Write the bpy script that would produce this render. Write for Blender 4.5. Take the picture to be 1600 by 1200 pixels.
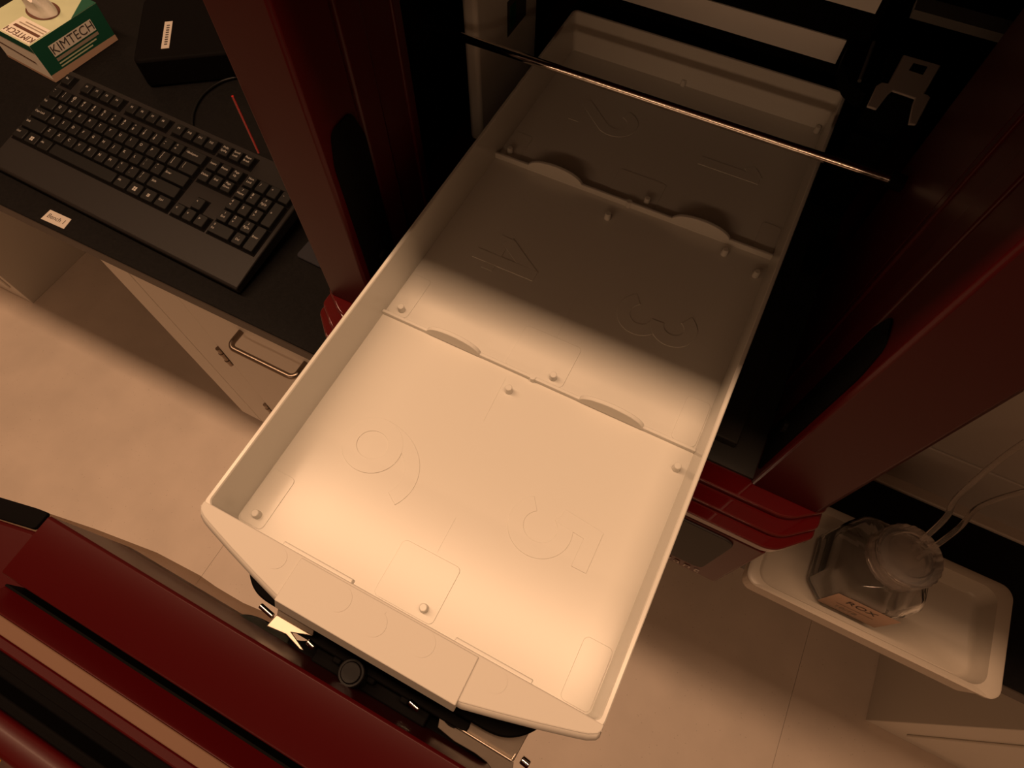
import bpy, bmesh, math
from mathutils import Vector, Matrix

for o in list(bpy.data.objects):
    bpy.data.objects.remove(o)
scene = bpy.context.scene
COL = scene.collection

# ------------------------------------------------------------------ camera
EYE = Vector((0.0, 0.0, 1.40))
FPX = 962.448
RIGHT = Vector((0.89163825, 0.45273474, 0.00353267))
DOWN = Vector((0.40523788, -0.79456743, -0.45215579))
FWD = Vector((-0.20189969, 0.40459097, -0.89193198))
cam_data = bpy.data.cameras.new('camera')
cam_data.sensor_fit = 'HORIZONTAL'
cam_data.sensor_width = 36.0
cam_data.lens = FPX / 1600.0 * 36.0
cam_data.clip_start = 0.01
cam_data.clip_end = 60
cam = bpy.data.objects.new('camera', cam_data)
COL.objects.link(cam)
M = Matrix.Identity(4)
for i in range(3):
    M[i][0] = RIGHT[i]
    M[i][1] = -DOWN[i]
    M[i][2] = -FWD[i]
    M[i][3] = EYE[i]
cam.matrix_world = M
scene.camera = cam


def at(px, py, z):
    """the point at height z that a measured photo pixel looks at"""
    d = RIGHT * ((px - 800) / FPX) + DOWN * ((py - 600) / FPX) + FWD
    return EYE + d * ((z - EYE.z) / d.z)


# ------------------------------------------------------------------ world, lamps, exposure
world = bpy.data.worlds.new('world')
scene.world = world
world.use_nodes = True
bg = world.node_tree.nodes['Background']
bg.inputs[0].default_value = (1.0, 0.45, 0.20, 1)
bg.inputs[1].default_value = 0.14

scene.view_settings.view_transform = 'Standard'
scene.view_settings.look = 'None'
scene.view_settings.gamma = 1.0
scene.view_settings.exposure = 0.0
scene.view_settings.use_curve_mapping = False


def area_light(name, loc, sx, sy, power, color):
    l = bpy.data.lights.new(name, 'AREA')
    l.shape = 'RECTANGLE'
    l.size, l.size_y = sx, sy
    l.energy = power
    l.color = color
    o = bpy.data.objects.new(name, l)
    o.location = loc
    COL.objects.link(o)
    return o


WARM = (1.0, 0.585, 0.33)
area_light('tube_lamp_light', (-0.60, 0.170, 2.335), 2.6, 0.13, 32.5, WARM)
area_light('room_lamp_light', (-0.3, -2.6, 2.335), 2.4, 0.13, 21.0, WARM)


# ------------------------------------------------------------------ materials
def mat(name, color, rough=0.5, metal=0.0, coat=0.0, spec=0.5, coat_rough=0.03,
        noise=None, bump=None, transmission=0.0, alpha=1.0, ior=1.45):
    m = bpy.data.materials.new(name)
    m.use_nodes = True
    nt = m.node_tree
    b = nt.nodes['Principled BSDF']
    b.inputs['Base Color'].default_value = (*color, 1)
    b.inputs['Roughness'].default_value = rough
    b.inputs['Metallic'].default_value = metal
    b.inputs['Coat Weight'].default_value = coat
    b.inputs['Coat Roughness'].default_value = coat_rough
    b.inputs['Specular IOR Level'].default_value = spec
    b.inputs['Transmission Weight'].default_value = transmission
    b.inputs['IOR'].default_value = ior
    b.inputs['Alpha'].default_value = alpha
    tc = nt.nodes.new('ShaderNodeTexCoord')
    if noise:
        scale, amount = noise
        n = nt.nodes.new('ShaderNodeTexNoise')
        n.inputs['Scale'].default_value = scale
        n.inputs['Detail'].default_value = 6
        nt.links.new(tc.outputs['Object'], n.inputs['Vector'])
        mix = nt.nodes.new('ShaderNodeMix')
        mix.data_type = 'RGBA'
        mix.inputs[6].default_value = (*[c * (1 - amount) for c in color], 1)
        mix.inputs[7].default_value = (*[min(1, c * (1 + amount)) for c in color], 1)
        nt.links.new(n.outputs['Fac'], mix.inputs[0])
        nt.links.new(mix.outputs[2], b.inputs['Base Color'])
    if bump:
        scale, strength = bump
        n2 = nt.nodes.new('ShaderNodeTexNoise')
        n2.inputs['Scale'].default_value = scale
        n2.inputs['Detail'].default_value = 4
        nt.links.new(tc.outputs['Object'], n2.inputs['Vector'])
        bp = nt.nodes.new('ShaderNodeBump')
        bp.inputs['Strength'].default_value = strength
        bp.inputs['Distance'].default_value = 0.002
        nt.links.new(n2.outputs['Fac'], bp.inputs['Height'])
        nt.links.new(bp.outputs['Normal'], b.inputs['Normal'])
    return m


MT = {
    'tray': mat('ivory_tray_plastic', (0.62, 0.605, 0.56), rough=0.22, spec=0.4, noise=(3, 0.02)),
    'tray_matte': mat('ivory_textured_plastic', (0.58, 0.555, 0.51), rough=0.55, spec=0.3),
    'red': mat('gloss_red_shell', (0.045, 0.0011, 0.0017), rough=0.34, spec=0.18, coat=0.03, coat_rough=0.10),
    'red_satin': mat('satin_red_shell', (0.07, 0.003, 0.003), rough=0.34, spec=0.18, coat=0.1, coat_rough=0.18, bump=(700, 0.04)),
    'red_gloss': mat('gloss_red_moulding', (0.055, 0.0012, 0.0018), rough=0.14, spec=0.3, coat=1.0, coat_rough=0.03),
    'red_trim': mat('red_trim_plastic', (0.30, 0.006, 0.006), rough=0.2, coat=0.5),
    'black': mat('black_plastic', (0.0035, 0.003, 0.003), rough=0.65, spec=0.04),
    'black_gloss': mat('black_gloss_plastic', (0.006, 0.005, 0.005), rough=0.25, spec=0.2),
    'deck': mat('dark_deck_plastic', (0.022, 0.020, 0.019), rough=0.5, spec=0.25, noise=(20, 0.15)),
    'worktop': mat('black_laminate', (0.008, 0.0075, 0.0075), rough=0.5, spec=0.06, noise=(260, 0.4), bump=(500, 0.1)),
    'worktop_edge': mat('laminate_edge', (0.05, 0.038, 0.030), rough=0.5),
    'cab': mat('cream_cabinet_paint', (0.62, 0.58, 0.52), rough=0.5, noise=(4, 0.03)),
    'steel': mat('brushed_steel', (0.50, 0.43, 0.36), rough=0.42, metal=1.0, noise=(60, 0.15)),
    'chrome': mat('polished_steel', (0.80, 0.76, 0.72), rough=0.08, metal=1.0),
    'handle': mat('satin_bronze_steel', (0.26, 0.21, 0.17), rough=0.3, metal=1.0),
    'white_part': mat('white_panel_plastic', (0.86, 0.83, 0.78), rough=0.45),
    'grey_part': mat('grey_bracket_plastic', (0.50, 0.44, 0.41), rough=0.55),
    'grey_dark': mat('dark_grey_plastic', (0.10, 0.095, 0.09), rough=0.5),
    'key': mat('keycap_black', (0.006, 0.006, 0.006), rough=0.42, spec=0.2),
    'kb': mat('keyboard_shell', (0.015, 0.0135, 0.0135), rough=0.42, spec=0.22, bump=(1500, 0.08)),
    'legend': mat('keycap_legend', (0.42, 0.40, 0.38), rough=0.6),
    'paper': mat('label_paper', (0.50, 0.46, 0.42), rough=0.7),
    'ink': mat('label_ink', (0.06, 0.05, 0.045), rough=0.7),
    'ink_soft': mat('label_ink_faded', (0.34, 0.28, 0.22), rough=0.7),
    'green': mat('carton_green', (0.008, 0.085, 0.05), rough=0.55),
    'green_light': mat('carton_pale_green', (0.56, 0.62, 0.42), rough=0.55, noise=(14, 0.15)),
    'carton': mat('carton_white', (0.80, 0.76, 0.68), rough=0.6),
    'carton_tan': mat('carton_tan', (0.50, 0.34, 0.25), rough=0.6),
    'brown': mat('carton_brown_bar', (0.12, 0.05, 0.03), rough=0.6),
    'tissue': mat('tissue_paper', (0.80, 0.77, 0.73), rough=0.9, bump=(60, 0.4)),
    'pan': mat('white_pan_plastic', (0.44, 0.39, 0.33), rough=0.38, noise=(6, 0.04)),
    'inst': mat('instrument_paint', (0.32, 0.28, 0.25), rough=0.45, noise=(8, 0.04)),
    'inst_edge': mat('instrument_edge', (0.42, 0.36, 0.31), rough=0.3),
    'clear': mat('clear_plastic', (0.93, 0.93, 0.93), rough=0.04, transmission=1.0, ior=1.35),
    'cap': mat('frosted_cap_plastic', (0.62, 0.56, 0.52), rough=0.22, transmission=0.85, ior=1.25),
    'tube': mat('clear_tubing', (0.85, 0.80, 0.75), rough=0.12, transmission=0.92, ior=1.2),
    'yellow': mat('yellow_patch', (0.62, 0.36, 0.02), rough=0.4),
    'strip': mat('tan_satin', (0.15, 0.085, 0.055), rough=0.5, spec=0.2),
    'pad': mat('slate_mat', (0.022, 0.022, 0.028), rough=0.6, spec=0.2),
    'lamp': mat('lamp_housing', (0.7, 0.7, 0.7), rough=0.5),
    'floor_joint': mat('floor_weld', (0.36, 0.32, 0.28), rough=0.6),
    'ceiling': mat('ceiling_tile', (0.55, 0.53, 0.50), rough=0.9, noise=(30, 0.1)),
    'wall': mat('wall_paint', (0.50, 0.48, 0.45), rough=0.8, noise=(5, 0.04)),
}


def floor_material():
    m = bpy.data.materials.new('speckled_vinyl_floor')
    m.use_nodes = True
    nt = m.node_tree
    b = nt.nodes['Principled BSDF']
    b.inputs['Roughness'].default_value = 0.42
    tc = nt.nodes.new('ShaderNodeTexCoord')
    sp = nt.nodes.new('ShaderNodeTexVoronoi')
    sp.inputs['Scale'].default_value = 85
    nt.links.new(tc.outputs['Object'], sp.inputs['Vector'])
    r = nt.nodes.new('ShaderNodeValToRGB')
    r.color_ramp.elements[0].position = 0.05
    r.color_ramp.elements[0].color = (0.54, 0.45, 0.38, 1)
    r.color_ramp.elements[1].position = 0.10
    r.color_ramp.elements[1].color = (0.74, 0.635, 0.55, 1)
    nt.links.new(sp.outputs['Distance'], r.inputs[0])
    n = nt.nodes.new('ShaderNodeTexNoise')
    n.inputs['Scale'].default_value = 9
    n.inputs['Detail'].default_value = 8
    nt.links.new(tc.outputs['Object'], n.inputs['Vector'])
    r2 = nt.nodes.new('ShaderNodeValToRGB')
    r2.color_ramp.elements[0].position = 0.3
    r2.color_ramp.elements[0].color = (0.88, 0.88, 0.88, 1)
    r2.color_ramp.elements[1].position = 0.7
    r2.color_ramp.elements[1].color = (1, 1, 1, 1)
    nt.links.new(n.outputs['Fac'], r2.inputs[0])
    mul = nt.nodes.new('ShaderNodeMix')
    mul.data_type = 'RGBA'
    mul.blend_type = 'MULTIPLY'
    mul.inputs[0].default_value = 1
    nt.links.new(r.outputs[0], mul.inputs[6])
    nt.links.new(r2.outputs[0], mul.inputs[7])
    nt.links.new(mul.outputs[2], b.inputs['Base Color'])
    return m


def smoked_material():
    m = bpy.data.materials.new('smoked_acrylic')
    m.use_nodes = True
    nt = m.node_tree
    nt.nodes.remove(nt.nodes['Principled BSDF'])
    out = nt.nodes['Material Output']
    t = nt.nodes.new('ShaderNodeBsdfTransparent')
    t.inputs[0].default_value = (0.58, 0.52, 0.47, 1)     # per surface: a sheet has two
    g = nt.nodes.new('ShaderNodeBsdfGlossy')
    g.inputs['Roughness'].default_value = 0.08
    g.inputs[0].default_value = (0.9, 0.9, 0.9, 1)
    mix = nt.nodes.new('ShaderNodeMixShader')
    mix.inputs[0].default_value = 0.008
    nt.links.new(t.outputs[0], mix.inputs[1])
    nt.links.new(g.outputs[0], mix.inputs[2])
    nt.links.new(mix.outputs[0], out.inputs[0])
    return m


MT['floor'] = floor_material()
MT['smoked'] = smoked_material()


# ------------------------------------------------------------------ mesh helpers
def link(name, bm, m, parent=None, bevel=0.0, segs=2, smooth=35, mats=None):
    """one bmesh in world coordinates -> one mesh object (child of parent)"""
    me = bpy.data.meshes.new(name)
    bmesh.ops.recalc_face_normals(bm, faces=bm.faces[:])
    bm.to_mesh(me)
    bm.free()
    for x in (mats or [m]):
        me.materials.append(MT[x] if isinstance(x, str) else x)
    if smooth:
        me.shade_smooth()
        me.set_sharp_from_angle(angle=math.radians(smooth))
    o = bpy.data.objects.new(name, me)
    COL.objects.link(o)
    if parent is not None:
        o.parent = parent
        o.matrix_parent_inverse = world_of(parent).inverted()
    if bevel:
        md = o.modifiers.new('bevel', 'BEVEL')
        md.width = bevel
        md.segments = segs
        md.limit_method = 'ANGLE'
        md.angle_limit = math.radians(40)
    return o


def world_of(o):
    b = o.matrix_basis.copy()
    if o.parent is not None:
        return world_of(o.parent) @ o.matrix_parent_inverse @ b
    return b


def thing(name, label, cat, loc=(0, 0, 0), group=None):
    o = bpy.data.objects.new(name, None)
    o.empty_display_size = 0.05
    o.location = loc
    COL.objects.link(o)
    return tag(o, label, cat, group)


def tag(o, label, cat, group=None):
    o['label'] = label
    o['category'] = cat
    if group:
        o['group'] = group
    return o


def box(bm, x0, x1, y0, y1, z0, z1, mi=0):
    v = [bm.verts.new((x, y, z)) for z in (z0, z1) for y in (y0, y1) for x in (x0, x1)]
    for f in ((0, 2, 3, 1), (4, 5, 7, 6), (0, 1, 5, 4), (2, 6, 7, 3), (0, 4, 6, 2), (1, 3, 7, 5)):
        bm.faces.new([v[i] for i in f]).material_index = mi
    return v


def prism(bm, pts, z0, z1, mi=0):
    """plan outline (x, y) extruded from z0 to z1"""
    a = [bm.verts.new((p[0], p[1], z0)) for p in pts]
    b = [bm.verts.new((p[0], p[1], z1)) for p in pts]
    n = len(pts)
    bm.faces.new(list(reversed(a))).material_index = mi
    bm.faces.new(b).material_index = mi
    for i in range(n):
        bm.faces.new((a[i], a[(i + 1) % n], b[(i + 1) % n], b[i])).material_index = mi


def extrude_yz(bm, pts, x0, x1, mi=0):
    """section outline (y, z) extruded along x"""
    a = [bm.verts.new((x0, p[0], p[1])) for p in pts]
    b = [bm.verts.new((x1, p[0], p[1])) for p in pts]
    n = len(pts)
    bm.faces.new(list(reversed(a))).material_index = mi
    bm.faces.new(b).material_index = mi
    for i in range(n):
        bm.faces.new((a[i], a[(i + 1) % n], b[(i + 1) % n], b[i])).material_index = mi


def extrude_xz(bm, pts, y0, y1, mi=0):
    a = [bm.verts.new((p[0], y0, p[1])) for p in pts]
    b = [bm.verts.new((p[0], y1, p[1])) for p in pts]
    n = len(pts)
    bm.faces.new(list(reversed(a))).material_index = mi
    bm.faces.new(b).material_index = mi
    for i in range(n):
        bm.faces.new((a[i], a[(i + 1) % n], b[(i + 1) % n], b[i])).material_index = mi


def rod(bm, a, b, r, n=20, r2=None, mi=0):
    a, b = Vector(a), Vector(b)
    r2 = r if r2 is None else r2
    d = (b - a).normalized()
    u = d.orthogonal().normalized()
    w = d.cross(u)
    ra = [bm.verts.new(a + (u * math.cos(t) + w * math.sin(t)) * r) for t in [2 * math.pi * i / n for i in range(n)]]
    rb = [bm.verts.new(b + (u * math.cos(t) + w * math.sin(t)) * r2) for t in [2 * math.pi * i / n for i in range(n)]]
    bm.faces.new(list(reversed(ra))).material_index = mi
    bm.faces.new(rb).material_index = mi
    for i in range(n):
        bm.faces.new((ra[i], ra[(i + 1) % n], rb[(i + 1) % n], rb[i])).material_index = mi


def smooth_path(pts, steps=8):
    pts = [Vector(p) for p in pts]
    P = [pts[0] * 2 - pts[1]] + pts + [pts[-1] * 2 - pts[-2]]
    out = []
    for i in range(1, len(P) - 2):
        for k in range(steps):
            t = k / steps
            p0, p1, p2, p3 = P[i - 1], P[i], P[i + 1], P[i + 2]
            out.append(0.5 * ((2 * p1) + (p2 - p0) * t + (2 * p0 - 5 * p1 + 4 * p2 - p3) * t * t
                              + (-p0 + 3 * p1 - 3 * p2 + p3) * t ** 3))
    out.append(pts[-1])
    return out


def tube(bm, pts, r, n=10, cap=True):
    rings = []
    prev = None
    for i, p in enumerate(pts):
        d = (pts[min(i + 1, len(pts) - 1)] - pts[max(i - 1, 0)]).normalized()
        u = d.orthogonal().normalized() if prev is None else (prev - d * prev.dot(d)).normalized()
        prev = u
        w = d.cross(u)
        rings.append([bm.verts.new(p + (u * math.cos(2 * math.pi * k / n) + w * math.sin(2 * math.pi * k / n)) * r) for k in range(n)])
    for a, b in zip(rings, rings[1:]):
        for k in range(n):
            bm.faces.new((a[k], a[(k + 1) % n], b[(k + 1) % n], b[k]))
    if cap:
        bm.faces.new(list(reversed(rings[0])))
        bm.faces.new(rings[-1])


def loft(bm, rings, mi=0, cap0=True, cap1=True):
    vs = [[bm.verts.new(p) for p in r] for r in rings]
    n = len(vs[0])
    for a, b in zip(vs, vs[1:]):
        for k in range(n):
            bm.faces.new((a[k], a[(k + 1) % n], b[(k + 1) % n], b[k])).material_index = mi
    if cap0:
        bm.faces.new(list(reversed(vs[0]))).material_index = mi
    if cap1:
        bm.faces.new(vs[-1]).material_index = mi


def rrect(x0, x1, y0, y1, r, n=6):
    out = []
    for cx, cy, a0 in ((x1 - r, y1 - r, 0), (x0 + r, y1 - r, 90), (x0 + r, y0 + r, 180), (x1 - r, y0 + r, 270)):
        for k in range(n + 1):
            t = math.radians(a0 + 90 * k / n)
            out.append((cx + r * math.cos(t), cy + r * math.sin(t)))
    return out


def rcorner(pts, radii, n=6):
    """plan outline with rounded corners"""
    out = []
    N = len(pts)
    for i in range(N):
        p = Vector(pts[i]).to_2d()
        r = radii[i] if isinstance(radii, (list, tuple)) else radii
        if r <= 0:
            out.append((p.x, p.y))
            continue
        a = (Vector(pts[i - 1]).to_2d() - p)
        b = (Vector(pts[(i + 1) % N]).to_2d() - p)
        ra = min(r, a.length * 0.49)
        rb = min(r, b.length * 0.49)
        q0 = p + a.normalized() * ra
        q1 = p + b.normalized() * rb
        for k in range(n + 1):
            t = k / n
            q = q0 * (1 - t) ** 2 + p * 2 * t * (1 - t) + q1 * t * t
            out.append((q.x, q.y))
    return out


TEXT_CACHE = {}


def text_mesh(s, size=1.0, depth=0.0, spacing=1.0, offset=0.0):
    key = (s, size, depth, spacing, offset)
    if key in TEXT_CACHE:
        return TEXT_CACHE[key]
    c = bpy.data.curves.new('lettering', 'FONT')
    c.body = s
    c.size = size
    c.extrude = depth
    c.offset = offset
    c.align_x = 'CENTER'
    c.align_y = 'CENTER'
    c.space_character = spacing
    c.resolution_u = 3
    o = bpy.data.objects.new('lettering', c)
    COL.objects.link(o)
    dg = bpy.context.evaluated_depsgraph_get()
    me = bpy.data.meshes.new_from_object(o.evaluated_get(dg))
    bpy.data.objects.remove(o)
    TEXT_CACHE[key] = me
    return me


def add_text(bm, s, size, matrix, mi=0, depth=0.0, spacing=1.0, offset=0.0):
    me = text_mesh(s, size, depth, spacing, offset)
    n0 = len(bm.faces)
    v0 = len(bm.verts)
    bm.from_mesh(me)
    bm.verts.ensure_lookup_table()
    bm.faces.ensure_lookup_table()
    bmesh.ops.transform(bm, matrix=matrix, verts=bm.verts[v0:])
    for f in bm.faces[n0:]:
        f.material_index = mi


def frame(origin, xdir, ydir):
    x = Vector(xdir).normalized()
    y = Vector(ydir)
    y = (y - x * y.dot(x)).normalized()
    z = x.cross(y)
    m = Matrix.Identity(4)
    for i in range(3):
        m[i][0], m[i][1], m[i][2], m[i][3] = x[i], y[i], z[i], origin[i]
    return m


def structure(o):
    o['kind'] = 'structure'
    return o


# heights
ZB = 0.763      # worktop
ZT = 0.933      # top of the instrument's base
ZR = 1.030      # tray rim
ZF = 0.991      # tray floor

# ------------------------------------------------------------------ setting
bm = bmesh.new()
xs = [-4.0, -2.54, -0.71, -0.10, 0.51, 1.12, 4.0]
for a, b in zip(xs, xs[1:]):
    box(bm, a + 0.0005, b - 0.0005, -4, 1.15, -0.03, 0.0)
box(bm, -4, 4, -4, 1.15, -0.05, -0.0008, 1)
structure(link('floor', bm, 'floor', mats=['floor', 'floor_joint'], smooth=0))
bm = bmesh.new()
box(bm, -4, 4, 1.15, 1.25, -0.05, 2.42)
structure(link('wall_back', bm, 'wall', smooth=0))
bm = bmesh.new()
box(bm, -4, 4, -4, 1.25, 2.42, 2.5)
structure(link('ceiling', bm, 'ceiling', smooth=0))
for i, (lx, ly) in enumerate(((-0.60, 0.170), (-0.3, -2.6))):
    bm = bmesh.new()
    extrude_yz(bm, [(ly - 0.11, 2.345), (ly + 0.11, 2.345), (ly + 0.07, 2.42), (ly - 0.07, 2.42)], lx - 1.35, lx + 1.35)
    tag(link('ceiling_lamp', bm, 'lamp', bevel=0.004),
        ('long ceiling lamp right above the instrument', 'long ceiling lamp over the room behind the photographer')[i], 'lamp')

# ------------------------------------------------------------------ workbench
bm = bmesh.new()
prism(bm, [(-2.3, 0.216), (1.6, 0.216), (1.6, 1.15), (-2.3, 1.15)], ZB - 0.026, ZB)
for f in bm.faces:
    if abs(f.normal.z) < 0.5 and all(v.co.y < 0.22 for v in f.verts):
        f.material_index = 1
bm.normal_update()
for f in bm.faces:
    if all(v.co.y < 0.22 for v in f.verts):
        f.material_index = 1
w = link('worktop', bm, 'worktop', mats=['worktop', 'worktop_edge'], bevel=0.003)
tag(w, 'long black laminate worktop carrying the keyboard and the red instrument', 'worktop')

# cabinet with the bow handle, under the worktop left of the pulled-out tray
YC = 0.246
c = thing('base_cabinet', 'cream base cabinet with a metal bow handle under the worktop', 'cabinet', (-0.3, 0.5, 0))
bm = bmesh.new()
extrude_yz(bm, [(YC, 0.092), (YC, ZB - 0.026), (1.10, ZB - 0.026), (1.10, 0.0), (YC + 0.028, 0.0), (YC + 0.028, 0.092)], -0.819, 0.05)
link('carcass', bm, 'cab', c, bevel=0.0015)
bm = bmesh.new()
box(bm, -0.6605, -0.30, YC - 0.006, YC, 0.115, ZB - 0.045)
door = link('door', bm, 'cab', c, bevel=0.002)
for a_, b_ in ((-0.8165, -0.762), (-0.7595, -0.6685)):
    bm = bmesh.new()
    box(bm, a_, b_, YC - 0.0025, YC, 0.10, ZB - 0.03)
    link('stile', bm, 'cab', c, bevel=0.001)
bm = bmesh.new()
hz, hz2, hx0, hx1 = 0.0, 0.0, 0, 0
yb = YC - 0.006
pA = EYE + (at(380, 522, 0.4) - EYE) * (yb / (at(380, 522, 0.4) - EYE).y)
pB = EYE + (at(476, 563, 0.4) - EYE) * (yb / (at(476, 563, 0.4) - EYE).y)
zz = (pA.z + pB.z) / 2
x0, x1 = pA.x, pB.x
out = yb - 0.028
path = [Vector((x0, yb, zz)), Vector((x0, yb - 0.018, zz))]
for k in range(1, 7):
    t = math.radians(15 * k)
    path.append(Vector((x0 + 0.010 * (1 - math.cos(t)), yb - 0.018 - 0.010 * math.sin(t), zz)))
for k in range(0, 7):
    t = math.radians(90 - 15 * k)
    path.append(Vector((x1 - 0.010 * (1 - math.cos(t)), yb - 0.018 - 0.010 * math.sin(t), zz)))
path.append(Vector((x1, yb, zz)))
tube(bm, path, 0.0042, 14)
link('handle', bm, 'handle', door)
for (px, py) in ((357, 558), (419, 638)):
    q = at(px, py, 0.4) - EYE
    q = EYE + q * ((YC - 0.004) / q.y)
    bm = bmesh.new()
    rod(bm, (-0.6665, YC - 0.006, q.z - 0.028), (-0.6665, YC - 0.006, q.z + 0.028), 0.0042)
    for dz in (-0.012, 0.012):
        rod(bm, (-0.6665, YC - 0.006, q.z + dz - 0.002), (-0.6665, YC - 0.006, q.z + dz + 0.002), 0.0052)
    link('hinge', bm, 'handle', door)

c = thing('base_cabinet', 'cream base cabinet cut off by the left edge, across the knee space', 'cabinet', (-1.9, 0.6, 0))
bm = bmesh.new()
extrude_yz(bm, [(0.262, 0.0), (0.262, ZB - 0.026), (1.10, ZB - 0.026), (1.10, 0.0)], -2.25, -1.588)
link('carcass', bm, 'cab', c, bevel=0.0015)
bm = bmesh.new()
box(bm, -2.21, -1.61, 0.256, 0.262, 0.06, ZB - 0.05)
link('door', bm, 'cab', c, bevel=0.002)
c = thing('base_cabinet', 'cream base cabinet standing below the white pan at the lower right', 'cabinet', (1.0, 0.6, 0))
bm = bmesh.new()
extrude_yz(bm, [(0.284, 0.0), (0.284, ZB - 0.026), (1.10, ZB - 0.026), (1.10, 0.0)], 0.654, 1.5)
link('carcass', bm, 'cab', c, bevel=0.0015)
bm = bmesh.new()
box(bm, 0.70, 1.46, 0.279, 0.284, 0.06, ZB - 0.05)
link('door', bm, 'cab', c, bevel=0.002)

# ------------------------------------------------------------------ the red instrument
inst = thing('lab_instrument', 'red and black benchtop lab instrument with its long drawer pulled out', 'instrument', (-0.07, 0.52, ZB))
XL, XR = -0.299, 0.158          # outer sides
IL, IR = -0.246, 0.101          # inner sides of the posts
bm = bmesh.new()
prism(bm, [(-0.275, 0.179), (0.134, 0.179), (0.134, 0.215), (XR - 0.004, 0.24), (XR - 0.004, 0.87), (XL + 0.004, 0.87), (XL + 0.004, 0.24), (-0.275, 0.215)], ZB + 0.012, ZT - 0.021)
base = link('base_housing', bm, 'red_satin', inst, bevel=0.003)
# dark window with lettering on the front of the base
bm = bmesh.new()
extrude_xz(bm, rcorner([(-0.20, 0.802), (0.112, 0.802), (0.112, 0.905), (-0.20, 0.905)], 0.012), 0.1772, 0.1792)
win = link('front_window', bm, 'deck', base, bevel=0.0006)
bm = bmesh.new()
add_text(bm, 'uant', 0.017, frame((0.096, 0.1786, 0.788), (1, 0, 0), (0, 0, 1)), depth=0.0004, spacing=1.25)
link('lettering', bm, 'grey_part', base, smooth=0)
for x in (-0.25, 0.11):
    for y in (0.25, 0.80):
        bm = bmesh.new()
        rod(bm, (x, y, ZB), (x, y, ZB + 0.014), 0.016)
        link('foot', bm, 'black', inst)
# three stepped mouldings round the front of the base
for (yf, z0, z1, ch, m) in ((0.179, ZT - 0.021, ZT - 0.011, 0.024, 'red_gloss'), (0.1895, ZT - 0.011, ZT - 0.006, 0.021, 'red_gloss'), (0.204, ZT - 0.006, ZT, 0.019, 'red_gloss')):
    bm = bmesh.new()
    pts = [(XL - 0.002, 0.87), (XL - 0.002, yf + ch), (-0.276, yf), (0.135, yf), (XR + 0.002, yf + ch), (XR + 0.002, 0.87)]
    pts = rcorner(pts, [0, 0.004, 0.010, 0.010, 0.004, 0])
    prism(bm, pts, z0, z1)
    link('base_moulding', bm, m, inst, bevel=0.0014, segs=3)
# dark deck the drawer slides over
bm = bmesh.new()
box(bm, IL, IR, 0.222, 0.85, ZT, ZT + 0.003)
link('deck', bm, 'deck', inst)
# side posts (grooved inner faces), mirrored
def post_outline(inner, outer):
    s = 1 if outer > inner else -1
    g = 0.0016
    return [(inner + s * 0.002, 0.219), (outer - s * 0.005, 0.219), (outer, 0.224), (outer, 0.33), (inner + s * 0.004, 0.33), (inner + s * 0.0005, 0.3265),
            (inner, 0.318), (inner + s * g, 0.3165), (inner + s * g, 0.288), (inner, 0.2865), (inner, 0.266),
            (inner + s * g, 0.2645), (inner + s * g, 0.262), (inner, 0.2605), (inner, 0.221)]
for inner, outer in ((IL, XL), (IR, XR)):
    bm = bmesh.new()
    prism(bm, post_outline(inner, outer), ZT, 1.31)
    post = link('side_post', bm, 'red', inst, bevel=0.0008)
    s = 1 if outer > inner else -1
    # recessed black latch slot low on the inner face
    bm = bmesh.new()
    pts = rcorner([(0.226, 0.945), (0.262, 0.945), (0.262, 1.10), (0.254, 1.124), (0.232, 1.124), (0.226, 1.10)], 0.006)
    a = [bm.verts.new((inner - s * 0.0012, p[0], p[1])) for p in pts]
    b = [bm.verts.new((inner + s * 0.004, p[0], p[1])) for p in pts]
    bm.faces.new(a); bm.faces.new(list(reversed(b)))
    for i in range(len(pts)):
        bm.faces.new((a[i], a[(i + 1) % len(pts)], b[(i + 1) % len(pts)], b[i]))
    slot = link('latch_slot', bm, 'black', post)
    bm = bmesh.new()
    rod(bm, (inner - s * 0.001, 0.246, 0.988), (inner - s * 0.004, 0.246, 0.988), 0.005)
    link('latch_pin', bm, 'black_gloss', post)
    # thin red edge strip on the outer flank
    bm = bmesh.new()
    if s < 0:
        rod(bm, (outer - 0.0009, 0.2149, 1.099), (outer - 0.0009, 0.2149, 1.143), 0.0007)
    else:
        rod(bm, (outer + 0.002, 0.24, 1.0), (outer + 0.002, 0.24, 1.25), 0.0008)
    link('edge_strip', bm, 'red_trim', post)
# inner side walls, back wall, unseen top cover added to shade the tray
bm = bmesh.new()
box(bm, XL, XL + 0.003, 0.33, 0.87, ZT, 1.31)
link('side_wall', bm, 'black', inst)
bm = bmesh.new()
box(bm, XR - 0.01, XR, 0.33, 0.87, ZT, 1.31)
link('side_wall', bm, 'black', inst)
bm = bmesh.new()
prism(bm, [(IR + 0.0015, 0.33), (XR - 0.01, 0.33), (XR - 0.01, 0.45), (IR + 0.006, 0.45), (IR + 0.0015, 0.446)], ZT, 1.31)
link('inner_panel', bm, 'red', inst, bevel=0.001)
bm = bmesh.new()
box(bm, XL, XR, 0.86, 0.88, ZT, 1.31)
link('back_wall', bm, 'black', inst)
bm = bmesh.new()
extrude_yz(bm, [(0.224, 1.305), (0.221, 1.315), (0.25, 1.40), (0.30, 1.44), (0.88, 1.44), (0.88, 1.305)], XL - 0.002, XR + 0.002)
link('added_hood', bm, 'red', inst, bevel=0.004)  # out of view, added to throw shade over the rear of the tray
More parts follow.
